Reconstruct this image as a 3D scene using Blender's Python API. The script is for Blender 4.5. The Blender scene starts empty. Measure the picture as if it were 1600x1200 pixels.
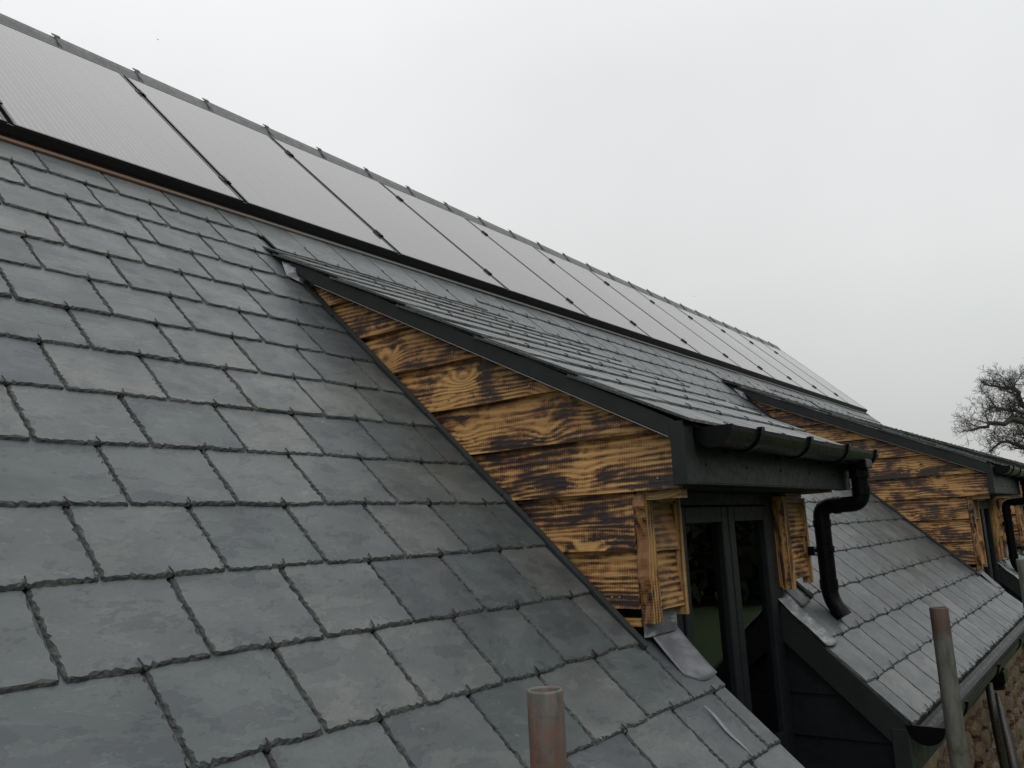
import bpy, math, random
from mathutils import Vector, Matrix

sc = bpy.context.scene
C = sc.collection
R = math.radians
TH = R(43.5)                      # pitch of the main roof
CT, ST, TT = math.cos(TH), math.sin(TH), math.tan(TH)

# ------------------------------------------------------------------ camera
CAM = Vector((-0.744, -1.597, -0.091))
ax_r = Vector((0.601, -0.798, -0.049)).normalized()
ax_f = Vector((0.791, 0.585, 0.176)).normalized()
ax_u = ax_r.cross(ax_f).normalized()
ax_r = ax_f.cross(ax_u).normalized()
cd = bpy.data.cameras.new('camera')
cam = bpy.data.objects.new('camera', cd)
C.objects.link(cam)
cam.matrix_world = Matrix(((ax_r.x, ax_u.x, -ax_f.x, CAM.x), (ax_r.y, ax_u.y, -ax_f.y, CAM.y),
                           (ax_r.z, ax_u.z, -ax_f.z, CAM.z), (0, 0, 0, 1)))
cd.sensor_width = 36
cd.lens = 36 * 1290.3 / 1600
cd.clip_start = 0.05
cd.clip_end = 2000
sc.camera = cam

# ------------------------------------------------------------------ sky, sun, exposure
w = bpy.data.worlds.new('World')
sc.world = w
w.use_nodes = True
nt = w.node_tree
nt.nodes.clear()
out = nt.nodes.new('ShaderNodeOutputWorld')
bg = nt.nodes.new('ShaderNodeBackground')
bg2 = nt.nodes.new('ShaderNodeBackground')
add = nt.nodes.new('ShaderNodeAddShader')
sky = nt.nodes.new('ShaderNodeTexSky')
sky.sky_type = 'NISHITA'
sky.sun_disc = False
sky.sun_elevation = R(38)
sky.sun_rotation = R(150)
nt.links.new(sky.outputs[0], bg2.inputs[0])
bg2.inputs[1].default_value = 0.008
tc = nt.nodes.new('ShaderNodeTexCoord')
sep = nt.nodes.new('ShaderNodeSeparateXYZ')
nt.links.new(tc.outputs['Generated'], sep.inputs[0])
ramp = nt.nodes.new('ShaderNodeValToRGB')      # cloud layer: paler towards the zenith
el = ramp.color_ramp.elements
el[0].position = 0.0; el[0].color = (0.46, 0.465, 0.46, 1)
el[1].position = 1.0; el[1].color = (1.30, 1.31, 1.32, 1)
for ps, col in ((0.10, (0.54, 0.545, 0.535)), (0.28, (0.72, 0.725, 0.715)), (0.50, (0.83, 0.84, 0.84))):
    e = el.new(ps); e.color = (*col, 1)
nt.links.new(sep.outputs[2], ramp.inputs[0])
nz = nt.nodes.new('ShaderNodeTexNoise')
nz.inputs['Scale'].default_value = 1.6
nz.inputs['Detail'].default_value = 4
nt.links.new(tc.outputs['Generated'], nz.inputs['Vector'])
mr = nt.nodes.new('ShaderNodeMapRange')
mr.inputs[1].default_value = 0.3; mr.inputs[2].default_value = 0.7
mr.inputs[3].default_value = 0.93; mr.inputs[4].default_value = 1.06
nt.links.new(nz.outputs[0], mr.inputs[0])
mul = nt.nodes.new('ShaderNodeMixRGB'); mul.blend_type = 'MULTIPLY'; mul.inputs[0].default_value = 1
nt.links.new(ramp.outputs[0], mul.inputs[1]); nt.links.new(mr.outputs[0], mul.inputs[2])
nt.links.new(mul.outputs[0], bg.inputs[0])
bg.inputs[1].default_value = 1.0
nt.links.new(bg.outputs[0], add.inputs[0]); nt.links.new(bg2.outputs[0], add.inputs[1])
nt.links.new(add.outputs[0], out.inputs[0])

sl = bpy.data.lights.new('sun', 'SUN')
sl.energy = 0.5
sl.angle = R(25)
sl.color = (1, 0.98, 0.95)
so = bpy.data.objects.new('sun', sl)
C.objects.link(so)
so.rotation_euler = (R(52), 0, R(150 - 180))
sc.view_settings.view_transform = 'Standard'
sc.view_settings.look = 'None'
sc.view_settings.exposure = 0
sc.view_settings.gamma = 1

# ------------------------------------------------------------------ object helpers
def link(name, me, parent=None, loc=None):
    o = bpy.data.objects.new(name, me)
    C.objects.link(o)
    if parent: o.parent = parent
    if loc: o.location = loc
    return o

def mesh(name, V, F, mats, mi=None, smooth=False, uv=None):
    me = bpy.data.meshes.new(name)
    me.from_pydata([tuple(v) for v in V], [], F)
    for m in (mats if isinstance(mats, (list, tuple)) else [mats]):
        me.materials.append(m)
    if mi: me.polygons.foreach_set('material_index', mi)
    if smooth: me.polygons.foreach_set('use_smooth', [True] * len(me.polygons))
    if uv:
        l = me.uv_layers.new(name='UVMap')
        for lp in me.loops:
            l.data[lp.index].uv = uv(me.vertices[lp.vertex_index].co)
    me.update()
    return me

def tag(o, label, cat, group=None):
    o['label'] = label; o['category'] = cat
    if group: o['group'] = group
    return o

class MB:
    def __init__(s): s.V = []; s.F = []; s.M = []
    def add(s, V, F, m=0):
        n = len(s.V)
        s.V += [Vector(v) for v in V]
        s.F += [tuple(i + n for i in f) for f in F]
        s.M += [m] * len(F)
    def box(s, a, b, m=0):
        x0, y0, z0 = a; x1, y1, z1 = b
        s.add([(x0,y0,z0),(x1,y0,z0),(x1,y1,z0),(x0,y1,z0),(x0,y0,z1),(x1,y0,z1),(x1,y1,z1),(x0,y1,z1)],
              [(3,2,1,0),(4,5,6,7),(0,1,5,4),(1,2,6,5),(2,3,7,6),(3,0,4,7)], m)
    def prism_x(s, poly, x0, x1, m=0):            # poly of (y,z)
        n = len(poly)
        V = [(x0, y, z) for y, z in poly] + [(x1, y, z) for y, z in poly]
        F = [tuple(range(n))[::-1], tuple(range(n, 2*n))]
        F += [(i, (i+1) % n, n + (i+1) % n, n + i) for i in range(n)]
        s.add(V, F, m)
    def tube(s, pts, r, n=10, m=0, cap=True):
        pts = [Vector(p) for p in pts]
        rs = r if isinstance(r, (list, tuple)) else [r] * len(pts)
        V = []; F = []
        up = Vector((0, 0, 1)); prev = None
        for i, p in enumerate(pts):
            d = (pts[min(i+1, len(pts)-1)] - pts[max(i-1, 0)]).normalized()
            if prev is None:
                a = d.cross(up if abs(d.z) < 0.9 else Vector((1, 0, 0))).normalized()
            else:
                a = (prev - d * prev.dot(d)).normalized()
            prev = a
            b = d.cross(a)
            for k in range(n):
                t = 2 * math.pi * k / n
                V.append(p + (a * math.cos(t) + b * math.sin(t)) * rs[i])
        for i in range(len(pts) - 1):
            for k in range(n):
                F.append((i*n + k, i*n + (k+1) % n, (i+1)*n + (k+1) % n, (i+1)*n + k))
        if cap:
            F.append(tuple(range(n))[::-1]); F.append(tuple((len(pts)-1)*n + k for k in range(n)))
        s.add(V, F, m)
    def build(s, name, mats, parent=None, smooth=False, uv=None, bevel=0):
        o = link(name, mesh(name, s.V, s.F, mats, s.M, smooth, uv), parent)
        if bevel:
            b = o.modifiers.new('bevel', 'BEVEL'); b.width = bevel; b.segments = 2; b.limit_method = 'ANGLE'
        return o

def rp(u, v, n=0.0):
    return Vector((u, v * CT - n * ST, v * ST + n * CT))

# ------------------------------------------------------------------ material helpers
def new_mat(name):
    m = bpy.data.materials.new(name); m.use_nodes = True
    t = m.node_tree; b = t.nodes['Principled BSDF']
    return m, t, b
def N(t, typ, **kw):
    n = t.nodes.new(typ)
    for k, v in kw.items():
        if k in n.inputs: n.inputs[k].default_value = v
        else: setattr(n, k, v)
    return n
def L(t, a, b): t.links.new(a, b)
def mapr(t, src, a, b, c, d):
    n = t.nodes.new('ShaderNodeMapRange')
    for i, x in zip((1, 2, 3, 4), (a, b, c, d)): n.inputs[i].default_value = x
    L(t, src, n.inputs[0]); return n.outputs[0]
def mix(t, f, a, b, mode='MIX'):
    n = t.nodes.new('ShaderNodeMixRGB'); n.blend_type = mode
    for i, x in enumerate((f, a, b)):
        if hasattr(x, 'is_linked'): L(t, x, n.inputs[i])
        elif isinstance(x, (int, float)): n.inputs[i].default_value = x if i == 0 else (x, x, x, 1)
        else: n.inputs[i].default_value = (*x, 1)
    return n.outputs[0]
def math_(t, op, a, b=0.0):
    n = t.nodes.new('ShaderNodeMath'); n.operation = op
    for i, x in enumerate((a, b)):
        if hasattr(x, 'is_linked'): L(t, x, n.inputs[i])
        else: n.inputs[i].default_value = x
    return n.outputs[0]
def noise(t, vec, scale, detail=4, rough=0.55, dist=0.0):
    n = N(t, 'ShaderNodeTexNoise', Scale=scale, Detail=detail, Roughness=rough, Distortion=dist)
    L(t, vec, n.inputs['Vector']); return n.outputs[0]
def bump(t, b, h, strength, dist=0.01, prev=None):
    n = N(t, 'ShaderNodeBump', Strength=strength, Distance=dist)
    L(t, h, n.inputs['Height'])
    if prev: L(t, prev, n.inputs['Normal'])
    L(t, n.outputs[0], b.inputs['Normal']); return n.outputs[0]
def scaled(t, vec, s, add=None):
    n = t.nodes.new('ShaderNodeVectorMath'); n.operation = 'MULTIPLY'
    L(t, vec, n.inputs[0]); n.inputs[1].default_value = s; r = n.outputs[0]
    if add is not None:
        n = t.nodes.new('ShaderNodeVectorMath'); n.operation = 'ADD'
        L(t, r, n.inputs[0]); L(t, add, n.inputs[1]); r = n.outputs[0]
    return r

def slate_material(name, edge=False):
    m, t, b = new_mat(name)
    g = t.nodes.new('ShaderNodeNewGeometry'); oi = t.nodes.new('ShaderNodeObjectInfo')
    tx = t.nodes.new('ShaderNodeTexCoord')
    rnd = math_(t, 'FRACT', math_(t, 'ADD', math_(t, 'MULTIPLY', oi.outputs['Random'], 7.31), g.outputs['Random Per Island']))
    cmb = t.nodes.new('ShaderNodeCombineXYZ')
    L(t, math_(t, 'MULTIPLY', rnd, 37.0), cmb.inputs[0]); L(t, math_(t, 'MULTIPLY', rnd, 91.0), cmb.inputs[1])
    L(t, math_(t, 'MULTIPLY', rnd, 53.0), cmb.inputs[2])
    vec = scaled(t, tx.outputs['Object'], (1, 1, 1), cmb.outputs[0])
    w1 = noise(t, scaled(t, vec, (1.0, 1.6, 1.0)), 4.5, 4, 0.55, 0.25)
    w2 = noise(t, vec, 11, 5, 0.6, 0.3)
    fine = noise(t, vec, 120, 4, 0.6)
    base = mix(t, mapr(t, w1, 0.38, 0.62, 0, 1), (0.066, 0.075, 0.076), (0.100, 0.110, 0.109))
    # riven patches with a crisp contour (split layers)
    w3 = noise(t, scaled(t, vec, (1.0, 1.9, 1.0)), 6.5, 6, 0.72, 0.25)
    lay = mapr(t, w3, 0.56, 0.574, 0, 1)
    lay4 = mapr(t, w3, 0.43, 0.42, 0, 1)
    lay2 = mapr(t, w1, 0.56, 0.575, 0, 1)
    base = mix(t, math_(t, 'MULTIPLY', lay, 0.55), base, (0.042, 0.044, 0.055))
    base = mix(t, math_(t, 'MULTIPLY', lay4, 0.38), base, (0.135, 0.145, 0.134))
    base = mix(t, math_(t, 'MULTIPLY', lay2, 0.30), base, (0.115, 0.122, 0.118))
    # colour of the single slate
    hue = mix(t, rnd, (0.76, 0.84, 0.88), (1.22, 1.21, 1.18))
    r2 = math_(t, 'FRACT', math_(t, 'MULTIPLY', rnd, 13.7))
    hue = mix(t, mapr(t, r2, 0.82, 0.86, 0, 1), hue, (0.74, 0.75, 0.82))
    hue = mix(t, mapr(t, r2, 0.10, 0.05, 0, 1), hue, (1.28, 1.26, 1.22))
    base = mix(t, 1.0, base, hue, 'MULTIPLY')
    # pale scuffs
    sc_ = noise(t, scaled(t, vec, (14, 60, 10)), 1.2, 2, 0.5, 1.5)
    base = mix(t, mapr(t, sc_, 0.70, 0.76, 0, 0.25), base, (0.26, 0.27, 0.27))
    spk = noise(t, vec, 60, 2, 0.5)
    base = mix(t, mapr(t, spk, 0.73, 0.78, 0, 0.4), base, (0.30, 0.30, 0.27))
    base = mix(t, mapr(t, fine, 0.3, 0.7, 0.0, 0.35), base, (0.055, 0.06, 0.058))
    if edge:
        base = mix(t, 0.70, base, mix(t, mapr(t, fine, 0.42, 0.58, 0, 1), (0.012, 0.013, 0.012), (0.062, 0.066, 0.058)))
        b.inputs['Roughness'].default_value = 0.75
    else:
        L(t, mapr(t, w2, 0.3, 0.7, 0.33, 0.50), b.inputs['Roughness'])
    L(t, base, b.inputs['Base Color'])
    h = math_(t, 'ADD', math_(t, 'MULTIPLY', w1, 0.9), math_(t, 'MULTIPLY', lay, 0.10))
    h = math_(t, 'ADD', h, math_(t, 'MULTIPLY', lay2, 0.13))
    h = math_(t, 'ADD', h, math_(t, 'MULTIPLY', lay4, 0.08))
    h = math_(t, 'ADD', h, math_(t, 'MULTIPLY', fine, 0.07 if not edge else 0.5))
    bump(t, b, h, 0.55, 0.006 if not edge else 0.004)
    return m

M_SLATE = slate_material('slate_face')
M_EDGE = slate_material('slate_broken_edge', True)

def plain(name, col, rough=0.5, metal=0.0, nscale=0, namp=0.25, bmp=0.0, spec=0.5):
    m, t, b = new_mat(name)
    b.inputs['Roughness'].default_value = rough; b.inputs['Metallic'].default_value = metal
    b.inputs['Specular IOR Level'].default_value = spec
    if nscale:
        tx = t.nodes.new('ShaderNodeTexCoord')
        n = noise(t, tx.outputs['Object'], nscale, 6, 0.65)
        n2 = noise(t, tx.outputs['Object'], nscale * 5, 4, 0.6)
        c = mix(t, mapr(t, n, 0.3, 0.7, 0, 1), tuple(x * (1 - namp) for x in col), tuple(x * (1 + namp) for x in col))
        L(t, c, b.inputs['Base Color'])
        L(t, mapr(t, n2, 0.3, 0.7, max(rough - 0.12, 0.03), rough + 0.12), b.inputs['Roughness'])
        if bmp: bump(t, b, n2, bmp, 0.004)
    else:
        b.inputs['Base Color'].default_value = (*col, 1)
    return m

M_BLACKPL = plain('black_plastic', (0.0045, 0.0045, 0.005), 0.34, 0, 14, 0.3, 0.05, spec=0.12)
M_GREYPNT = plain('anthracite_paint', (0.024, 0.027, 0.027), 0.5, 0, 9, 0.2, 0.1, spec=0.2)
M_GREYPNT2 = plain('anthracite_frame', (0.011, 0.012, 0.015), 0.42, 0, 9, 0.2, 0.05, spec=0.3)
M_CLAD = plain('dark_cladding', (0.006, 0.008, 0.0105), 0.6, 0, 8, 0.4, 0.2, spec=0.3)
M_DARK = plain('dark_timber', (0.015, 0.013, 0.011), 0.8)
M_HOOK = plain('black_wire', (0.008, 0.008, 0.008), 0.45)
M_FRAME = plain('black_anodised', (0.008, 0.008, 0.009), 0.38, 0.0)
M_RIDGE = plain('ridge_grey', (0.10, 0.104, 0.10), 0.55, 0, 6, 0.25, 0.15)
M_BRICKY = plain('tray_flashing', (0.13, 0.10, 0.085), 0.6, 0, 1.2, 0.35, 0.1)
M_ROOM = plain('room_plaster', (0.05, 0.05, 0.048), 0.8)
M_SPACER = plain('spacer', (0.35, 0.36, 0.36), 0.4, 0.3)
M_WHITE = plain('white_edge', (0.32, 0.31, 0.29), 0.6)
M_BARK = plain('bark', (0.040, 0.036, 0.031), 0.9, 0, 3, 0.4, 0.5)
M_MORTAR = plain('mortar', (0.13, 0.095, 0.06), 0.9, 0, 8, 0.4, 0.6)

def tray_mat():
    m, t, b = new_mat('tray_flashing_red_to_grey')
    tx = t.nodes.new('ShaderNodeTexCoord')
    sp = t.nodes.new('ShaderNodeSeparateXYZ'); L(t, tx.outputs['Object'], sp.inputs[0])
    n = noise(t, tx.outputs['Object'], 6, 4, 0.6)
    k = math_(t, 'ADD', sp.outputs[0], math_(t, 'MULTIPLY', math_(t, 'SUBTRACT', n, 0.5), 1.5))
    c = mix(t, mapr(t, k, 0.8, 1.9, 0, 1), (0.17, 0.105, 0.07), (0.14, 0.14, 0.13))  # reddish brown at low x, turning grey along the strip
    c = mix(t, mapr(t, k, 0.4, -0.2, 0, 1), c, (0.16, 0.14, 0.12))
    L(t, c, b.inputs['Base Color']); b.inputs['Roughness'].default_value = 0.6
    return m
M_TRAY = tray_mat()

def lead_mat(pale=0.75):
    m, t, b = new_mat('lead')
    tx = t.nodes.new('ShaderNodeTexCoord')
    n = noise(t, tx.outputs['Object'], 9, 6, 0.65, 0.8)
    n2 = noise(t, scaled(t, tx.outputs['Object'], (3, 14, 14)), 3, 5, 0.6, 0.5)
    c = mix(t, mapr(t, n, 0.35, 0.65, 0, 1), (0.085, 0.09, 0.10), (0.19, 0.20, 0.215))
    c = mix(t, mapr(t, n2, 0.50, 0.66, 0, pale), c, (0.42, 0.43, 0.44))
    L(t, c, b.inputs['Base Color']); b.inputs['Metallic'].default_value = 0.25
    L(t, mapr(t, n2, 0.3, 0.7, 0.36, 0.6), b.inputs['Roughness'])
    bump(t, b, n, 0.25, 0.01)
    return m
M_LEAD = lead_mat()
M_LEADD = lead_mat(0.18)

def wood_mat(name, char=1.0, *a_, wave=48.0, **k_):
    return wood_mat_(name, char, *a_, wave=wave, **k_)
def wood_mat_(name, char=1.0,  light=(0.62, 0.375, 0.130), wave=48.0):
    m, t, b = new_mat(name)
    uvn = t.nodes.new('ShaderNodeUVMap'); uvn.uv_map = 'UVMap'
    uv = uvn.outputs[0]
    # knots: stretched voronoi cells pull the grain round them
    vor = N(t, 'ShaderNodeTexVoronoi', Scale=1.0); L(t, scaled(t, uv, (3.6, 6.0, 1)), vor.inputs['Vector'])
    kd = vor.outputs['Distance']
    kn = mapr(t, kd, 0.0, 0.42, 1, 0)
    kn2 = math_(t, 'POWER', kn, 2.0)
    big = noise(t, scaled(t, uv, (1.0, 7.0, 1)), 1.0, 2, 0.4, 0.3)
    sepn = t.nodes.new('ShaderNodeSeparateXYZ'); L(t, uv, sepn.inputs[0])
    ph = math_(t, 'ADD', math_(t, 'MULTIPLY', sepn.outputs[1], 380.0), math_(t, 'MULTIPLY', big, wave))
    ph = math_(t, 'ADD', ph, math_(t, 'MULTIPLY', kn2, 22.0))
    grain = mapr(t, math_(t, 'SINE', ph), -1, 1, 0, 1)
    fine = noise(t, scaled(t, uv, (9, 420, 1)), 1.0, 3, 0.65)
    saw = mapr(t, math_(t, 'SINE', math_(t, 'ADD', math_(t, 'MULTIPLY', sepn.outputs[0], 780.0), math_(t, 'MULTIPLY', big, 9.0))), -1, 1, 0, 1)
    # scorch: broad torched patches, feathered along the grain, lighter round the knots
    b1 = noise(t, scaled(t, uv, (4.6, 10.0, 1)), 1.0, 5, 0.55, 0.5)
    b2 = noise(t, scaled(t, uv, (7, 110, 1)), 1.0, 4, 0.65, 0.2)
    b3 = noise(t, scaled(t, uv, (22, 26, 1)), 1.0, 3, 0.6, 1.2)
    s = math_(t, 'ADD', b1, math_(t, 'MULTIPLY', math_(t, 'SUBTRACT', grain, 0.5), 0.13))
    s = math_(t, 'ADD', s, math_(t, 'MULTIPLY', math_(t, 'SUBTRACT', b2, 0.5), 0.55))
    s = math_(t, 'ADD', s, math_(t, 'MULTIPLY', math_(t, 'SUBTRACT', b3, 0.5), 0.24))
    s = math_(t, 'ADD', s, math_(t, 'MULTIPLY', math_(t, 'SUBTRACT', saw, 0.5), 0.05))
    pk = mapr(t, math_(t, 'ADD', kd, math_(t, 'MULTIPLY', math_(t, 'SUBTRACT', b3, 0.5), 0.35)), 0.12, 0.34, 1, 0)
    s = math_(t, 'SUBTRACT', s, math_(t, 'MULTIPLY', pk, 0.17))
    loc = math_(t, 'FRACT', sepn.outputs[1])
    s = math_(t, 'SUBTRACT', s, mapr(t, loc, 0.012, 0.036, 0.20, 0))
    off = (1 - char) * 0.13
    lite = mix(t, grain, light, tuple(x * k for x, k in zip(light, (.68, .58, .48))))
    lite = mix(t, mapr(t, fine, 0.45, 0.62, 0.0, 0.55), lite, (0.19, 0.085, 0.025))
    hot = noise(t, scaled(t, uv, (1.6, 5.0, 1)), 1.0, 3, 0.5, 0.4)
    lite = mix(t, mapr(t, hot, 0.42, 0.68, 0, 0.60), lite, (0.33, 0.165, 0.05))
    c = mix(t, mapr(t, s, 0.375 + off, 0.485 + off, 0, 1), lite, (0.20, 0.082, 0.021))
    c = mix(t, mapr(t, s, 0.475 + off, 0.575 + off, 0, 1), c, (0.016, 0.009, 0.007))
    eye = mapr(t, kd, 0.10, 0.05, 0, 0.85)
    c = mix(t, eye, c, (0.10, 0.035, 0.012))
    L(t, c, b.inputs['Base Color'])
    L(t, mapr(t, s, 0.45, 0.65, 0.62, 0.42), b.inputs['Roughness'])
    h = math_(t, 'ADD', math_(t, 'MULTIPLY', grain, 0.5), math_(t, 'MULTIPLY', fine, 0.6))
    h = math_(t, 'ADD', h, math_(t, 'MULTIPLY', saw, 0.12))
    h = math_(t, 'SUBTRACT', h, math_(t, 'MULTIPLY', mapr(t, s, 0.5, 0.7, 0, 1), 0.5))
    bump(t, b, h, 0.5, 0.0025)
    return m
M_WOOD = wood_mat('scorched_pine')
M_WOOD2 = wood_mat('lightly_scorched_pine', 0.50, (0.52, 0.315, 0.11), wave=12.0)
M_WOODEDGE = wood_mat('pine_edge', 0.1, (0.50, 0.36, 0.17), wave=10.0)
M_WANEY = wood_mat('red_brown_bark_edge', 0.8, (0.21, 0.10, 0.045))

def panel_mat():
    m, t, b = new_mat('solar_glass')
    tx = t.nodes.new('ShaderNodeTexCoord')
    sp = t.nodes.new('ShaderNodeSeparateXYZ'); L(t, tx.outputs['Object'], sp.inputs[0])
    def lines(sock, pitch, wd):
        f = math_(t, 'FRACT', math_(t, 'DIVIDE', sock, pitch))
        return mapr(t, math_(t, 'ABSOLUTE', math_(t, 'SUBTRACT', f, 0.5)), 0.5 - wd, 0.5 - wd * 0.6, 0, 1)
    bus = lines(sp.outputs[0], 0.0265, 0.07)
    cell = math_(t, 'MAXIMUM', lines(sp.outputs[0], 0.159, 0.014), lines(sp.outputs[1], 0.159, 0.014))
    fing = lines(sp.outputs[1], 0.0105, 0.2)
    n = noise(t, tx.outputs['Object'], 1.6, 4, 0.6)
    c = mix(t, bus, (0.045, 0.038, 0.040), (0.23, 0.21, 0.21))
    c = mix(t, math_(t, 'MULTIPLY', cell, 0.6), c, (0.05, 0.05, 0.052))
    c = mix(t, math_(t, 'MULTIPLY', fing, 0.10), c, (0.09, 0.085, 0.085))
    L(t, c, b.inputs['Base Color'])
    b.inputs['IOR'].default_value = 1.95
    L(t, mapr(t, math_(t, 'ADD', n, math_(t, 'MULTIPLY', bus, 0.25)), 0.3, 0.9, 0.11, 0.20), b.inputs['Roughness'])
    b.inputs['Specular IOR Level'].default_value = 0.95
    b.inputs['Specular Tint'].default_value = (1.0, 0.965, 0.955, 1)
    return m
M_PV = panel_mat()

def glass_mat():
    m, t, b = new_mat('window_glass')
    t.nodes.remove(b)
    o = t.nodes['Material Output']
    tr = t.nodes.new('ShaderNodeBsdfTransparent'); tr.inputs[0].default_value = (0.75, 0.80, 0.78, 1)
    gl = t.nodes.new('ShaderNodeBsdfGlossy'); gl.inputs['Roughness'].default_value = 0.01
    fr = t.nodes.new('ShaderNodeFresnel'); fr.inputs[0].default_value = 1.9
    mx = t.nodes.new('ShaderNodeMixShader')
    L(t, fr.outputs[0], mx.inputs[0]); L(t, tr.outputs[0], mx.inputs[1]); L(t, gl.outputs[0], mx.inputs[2])
    L(t, mx.outputs[0], o.inputs[0])
    return m
M_GLASS = glass_mat()

def stone_mat():
    m, t, b = new_mat('rubble_stone')
    tx = t.nodes.new('ShaderNodeTexCoord'); oi = t.nodes.new('ShaderNodeObjectInfo')
    cmb = t.nodes.new('ShaderNodeCombineXYZ')
    L(t, math_(t, 'MULTIPLY', oi.outputs['Random'], 40.0), cmb.inputs[0])
    vec = scaled(t, tx.outputs['Object'], (1, 1, 1), cmb.outputs[0])
    a = noise(t, vec, 7, 6, 0.65, 0.8); f = noise(t, vec, 34, 5, 0.7, 0.4)
    c = mix(t, mapr(t, a, 0.35, 0.65, 0, 1), (0.20, 0.115, 0.045), (0.10, 0.055, 0.028))
    c = mix(t, mapr(t, f, 0.5, 0.62, 0, 0.85), c, (0.028, 0.018, 0.012))
    c = mix(t, mapr(t, f, 0.42, 0.34, 0, 0.7), c, (0.33, 0.24, 0.13))
    c = mix(t, math_(t, 'MULTIPLY', oi.outputs['Random'], 0.45), c, (0.17, 0.14, 0.10))
    L(t, mix(t, 1.0, c, (0.72, 0.72, 0.72), 'MULTIPLY'), b.inputs['Base Color']); b.inputs['Roughness'].default_value = 0.75
    bump(t, b, math_(t, 'ADD', a, math_(t, 'MULTIPLY', f, 0.6)), 0.9, 0.02)
    return m
M_STONE = stone_mat()

def grass_mat():
    m, t, b = new_mat('grass')
    tx = t.nodes.new('ShaderNodeTexCoord')
    a = noise(t, tx.outputs['Object'], 0.15, 6, 0.6); f = noise(t, tx.outputs['Object'], 9, 4, 0.7)
    c = mix(t, mapr(t, a, 0.4, 0.6, 0, 1), (0.045, 0.085, 0.02), (0.065, 0.105, 0.03))
    c = mix(t, mapr(t, f, 0.4, 0.7, 0, 0.5), c, (0.03, 0.03, 0.014))
    L(t, c, b.inputs['Base Color']); b.inputs['Roughness'].default_value = 0.9
    bump(t, b, f, 0.6, 0.05)
    return m
M_GRASS = grass_mat()

def pole_mat(name, red_z, rust_top=False):
    m, t, b = new_mat(name)
    tx = t.nodes.new('ShaderNodeTexCoord')
    sp = t.nodes.new('ShaderNodeSeparateXYZ'); L(t, tx.outputs['Object'], sp.inputs[0])
    a = noise(t, tx.outputs['Object'], 22, 6, 0.7, 0.4); f = noise(t, scaled(t, tx.outputs['Object'], (1, 1, .25)), 60, 5, 0.65)
    c = mix(t, mapr(t, f, 0.35, 0.65, 0, 1), (0.085, 0.082, 0.07), (0.15, 0.148, 0.135))
    c = mix(t, mapr(t, a, 0.55, 0.68, 0, 0.7), c, (0.055, 0.045, 0.035))
    if red_z is not None:
        k = math_(t, 'ADD', math_(t, 'MULTIPLY', math_(t, 'SUBTRACT', a, 0.5), 0.35), sp.outputs[2])
        kk = mapr(t, k, red_z + 0.03, red_z - 0.10, 0, 0.7)
        c = mix(t, kk, c, mix(t, mapr(t, f, 0.4, 0.65, 0, 1), (0.25, 0.075, 0.045), (0.12, 0.08, 0.06)))
        rr = noise(t, scaled(t, tx.outputs['Object'], (1, 1, .35)), 28, 3, 0.5)
        c = mix(t, mapr(t, rr, 0.56, 0.64, 0, 0.5), c, (0.22, 0.09, 0.065))
    if rust_top:
        c = mix(t, mapr(t, sp.outputs[2], -0.085, -0.06, 0, 0.85), c, mix(t, f, (0.06, 0.03, 0.022), (0.10, 0.058, 0.042)))
    L(t, c, b.inputs['Base Color']); b.inputs['Roughness'].default_value = 0.55; b.inputs['Metallic'].default_value = 0.2
    bump(t, b, f, 0.25, 0.002)
    return m

# ------------------------------------------------------------------ ground
g = MB(); g.box((-400, -400, -4.6), (400, 400, -3.6))
o = g.build('ground', M_GRASS); o['kind'] = 'structure'

# ------------------------------------------------------------------ the house
house = link('house', None)
tag(house, 'slate roofed barn conversion with scorched timber dormers and black gutters', 'house')

DORMERS = [  # cheek x, roof pitch, front y of the upper cheek, y of the lower cheek, lowest z, number of low boards
    dict(x=1.40, p=R(27.4), yt=-.585, yl=-.435, z=-.345, zr=.20, yr=-.60),
    dict(x=6.19, p=R(24.4), yt=-.735, yl=-.585, z=-.505, zr=.245, yr=-.745, vd=.078),
    dict(x=9.05, p=R(22.8), yt=-.735, yl=-.585, z=-.505, zr=.31, yr=-.745, vd=.078)]
for d in DORMERS:
    d['x1'] = d['x'] + 1.39
    d['r0'] = d['x'] + 0.18; d['r1'] = d['x'] + 1.13
    d['vl'] = (d['yl'] + -.0) / CT          # where the lower cheek meets the roof
    # where the dormer roof plane meets the main roof
    tp = math.tan(d['p'])
    y = (d['zr'] + 0.012 - tp * d['yr']) / (TT - tp)
    d['vtop'] = y / CT

X0, X1 = -1.6, 12.37
V0, VT = -1.19, 2.0

def spans(v):                      # x ranges of slate in the course whose tail is at v
    cut = []
    for d in DORMERS:
        if v + 0.1 < d['vl']: cut.append((d['r0'] + 0.005, d['r1'] - 0.03))
        elif v < 1.55: cut.append((d['x'] + 0.005, d['x1'] - 0.005))
    res = []; a = X0
    for c0, c1 in cut:
        res.append((a, c0)); a = c1
    res.append((a, X1))
    return res

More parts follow.
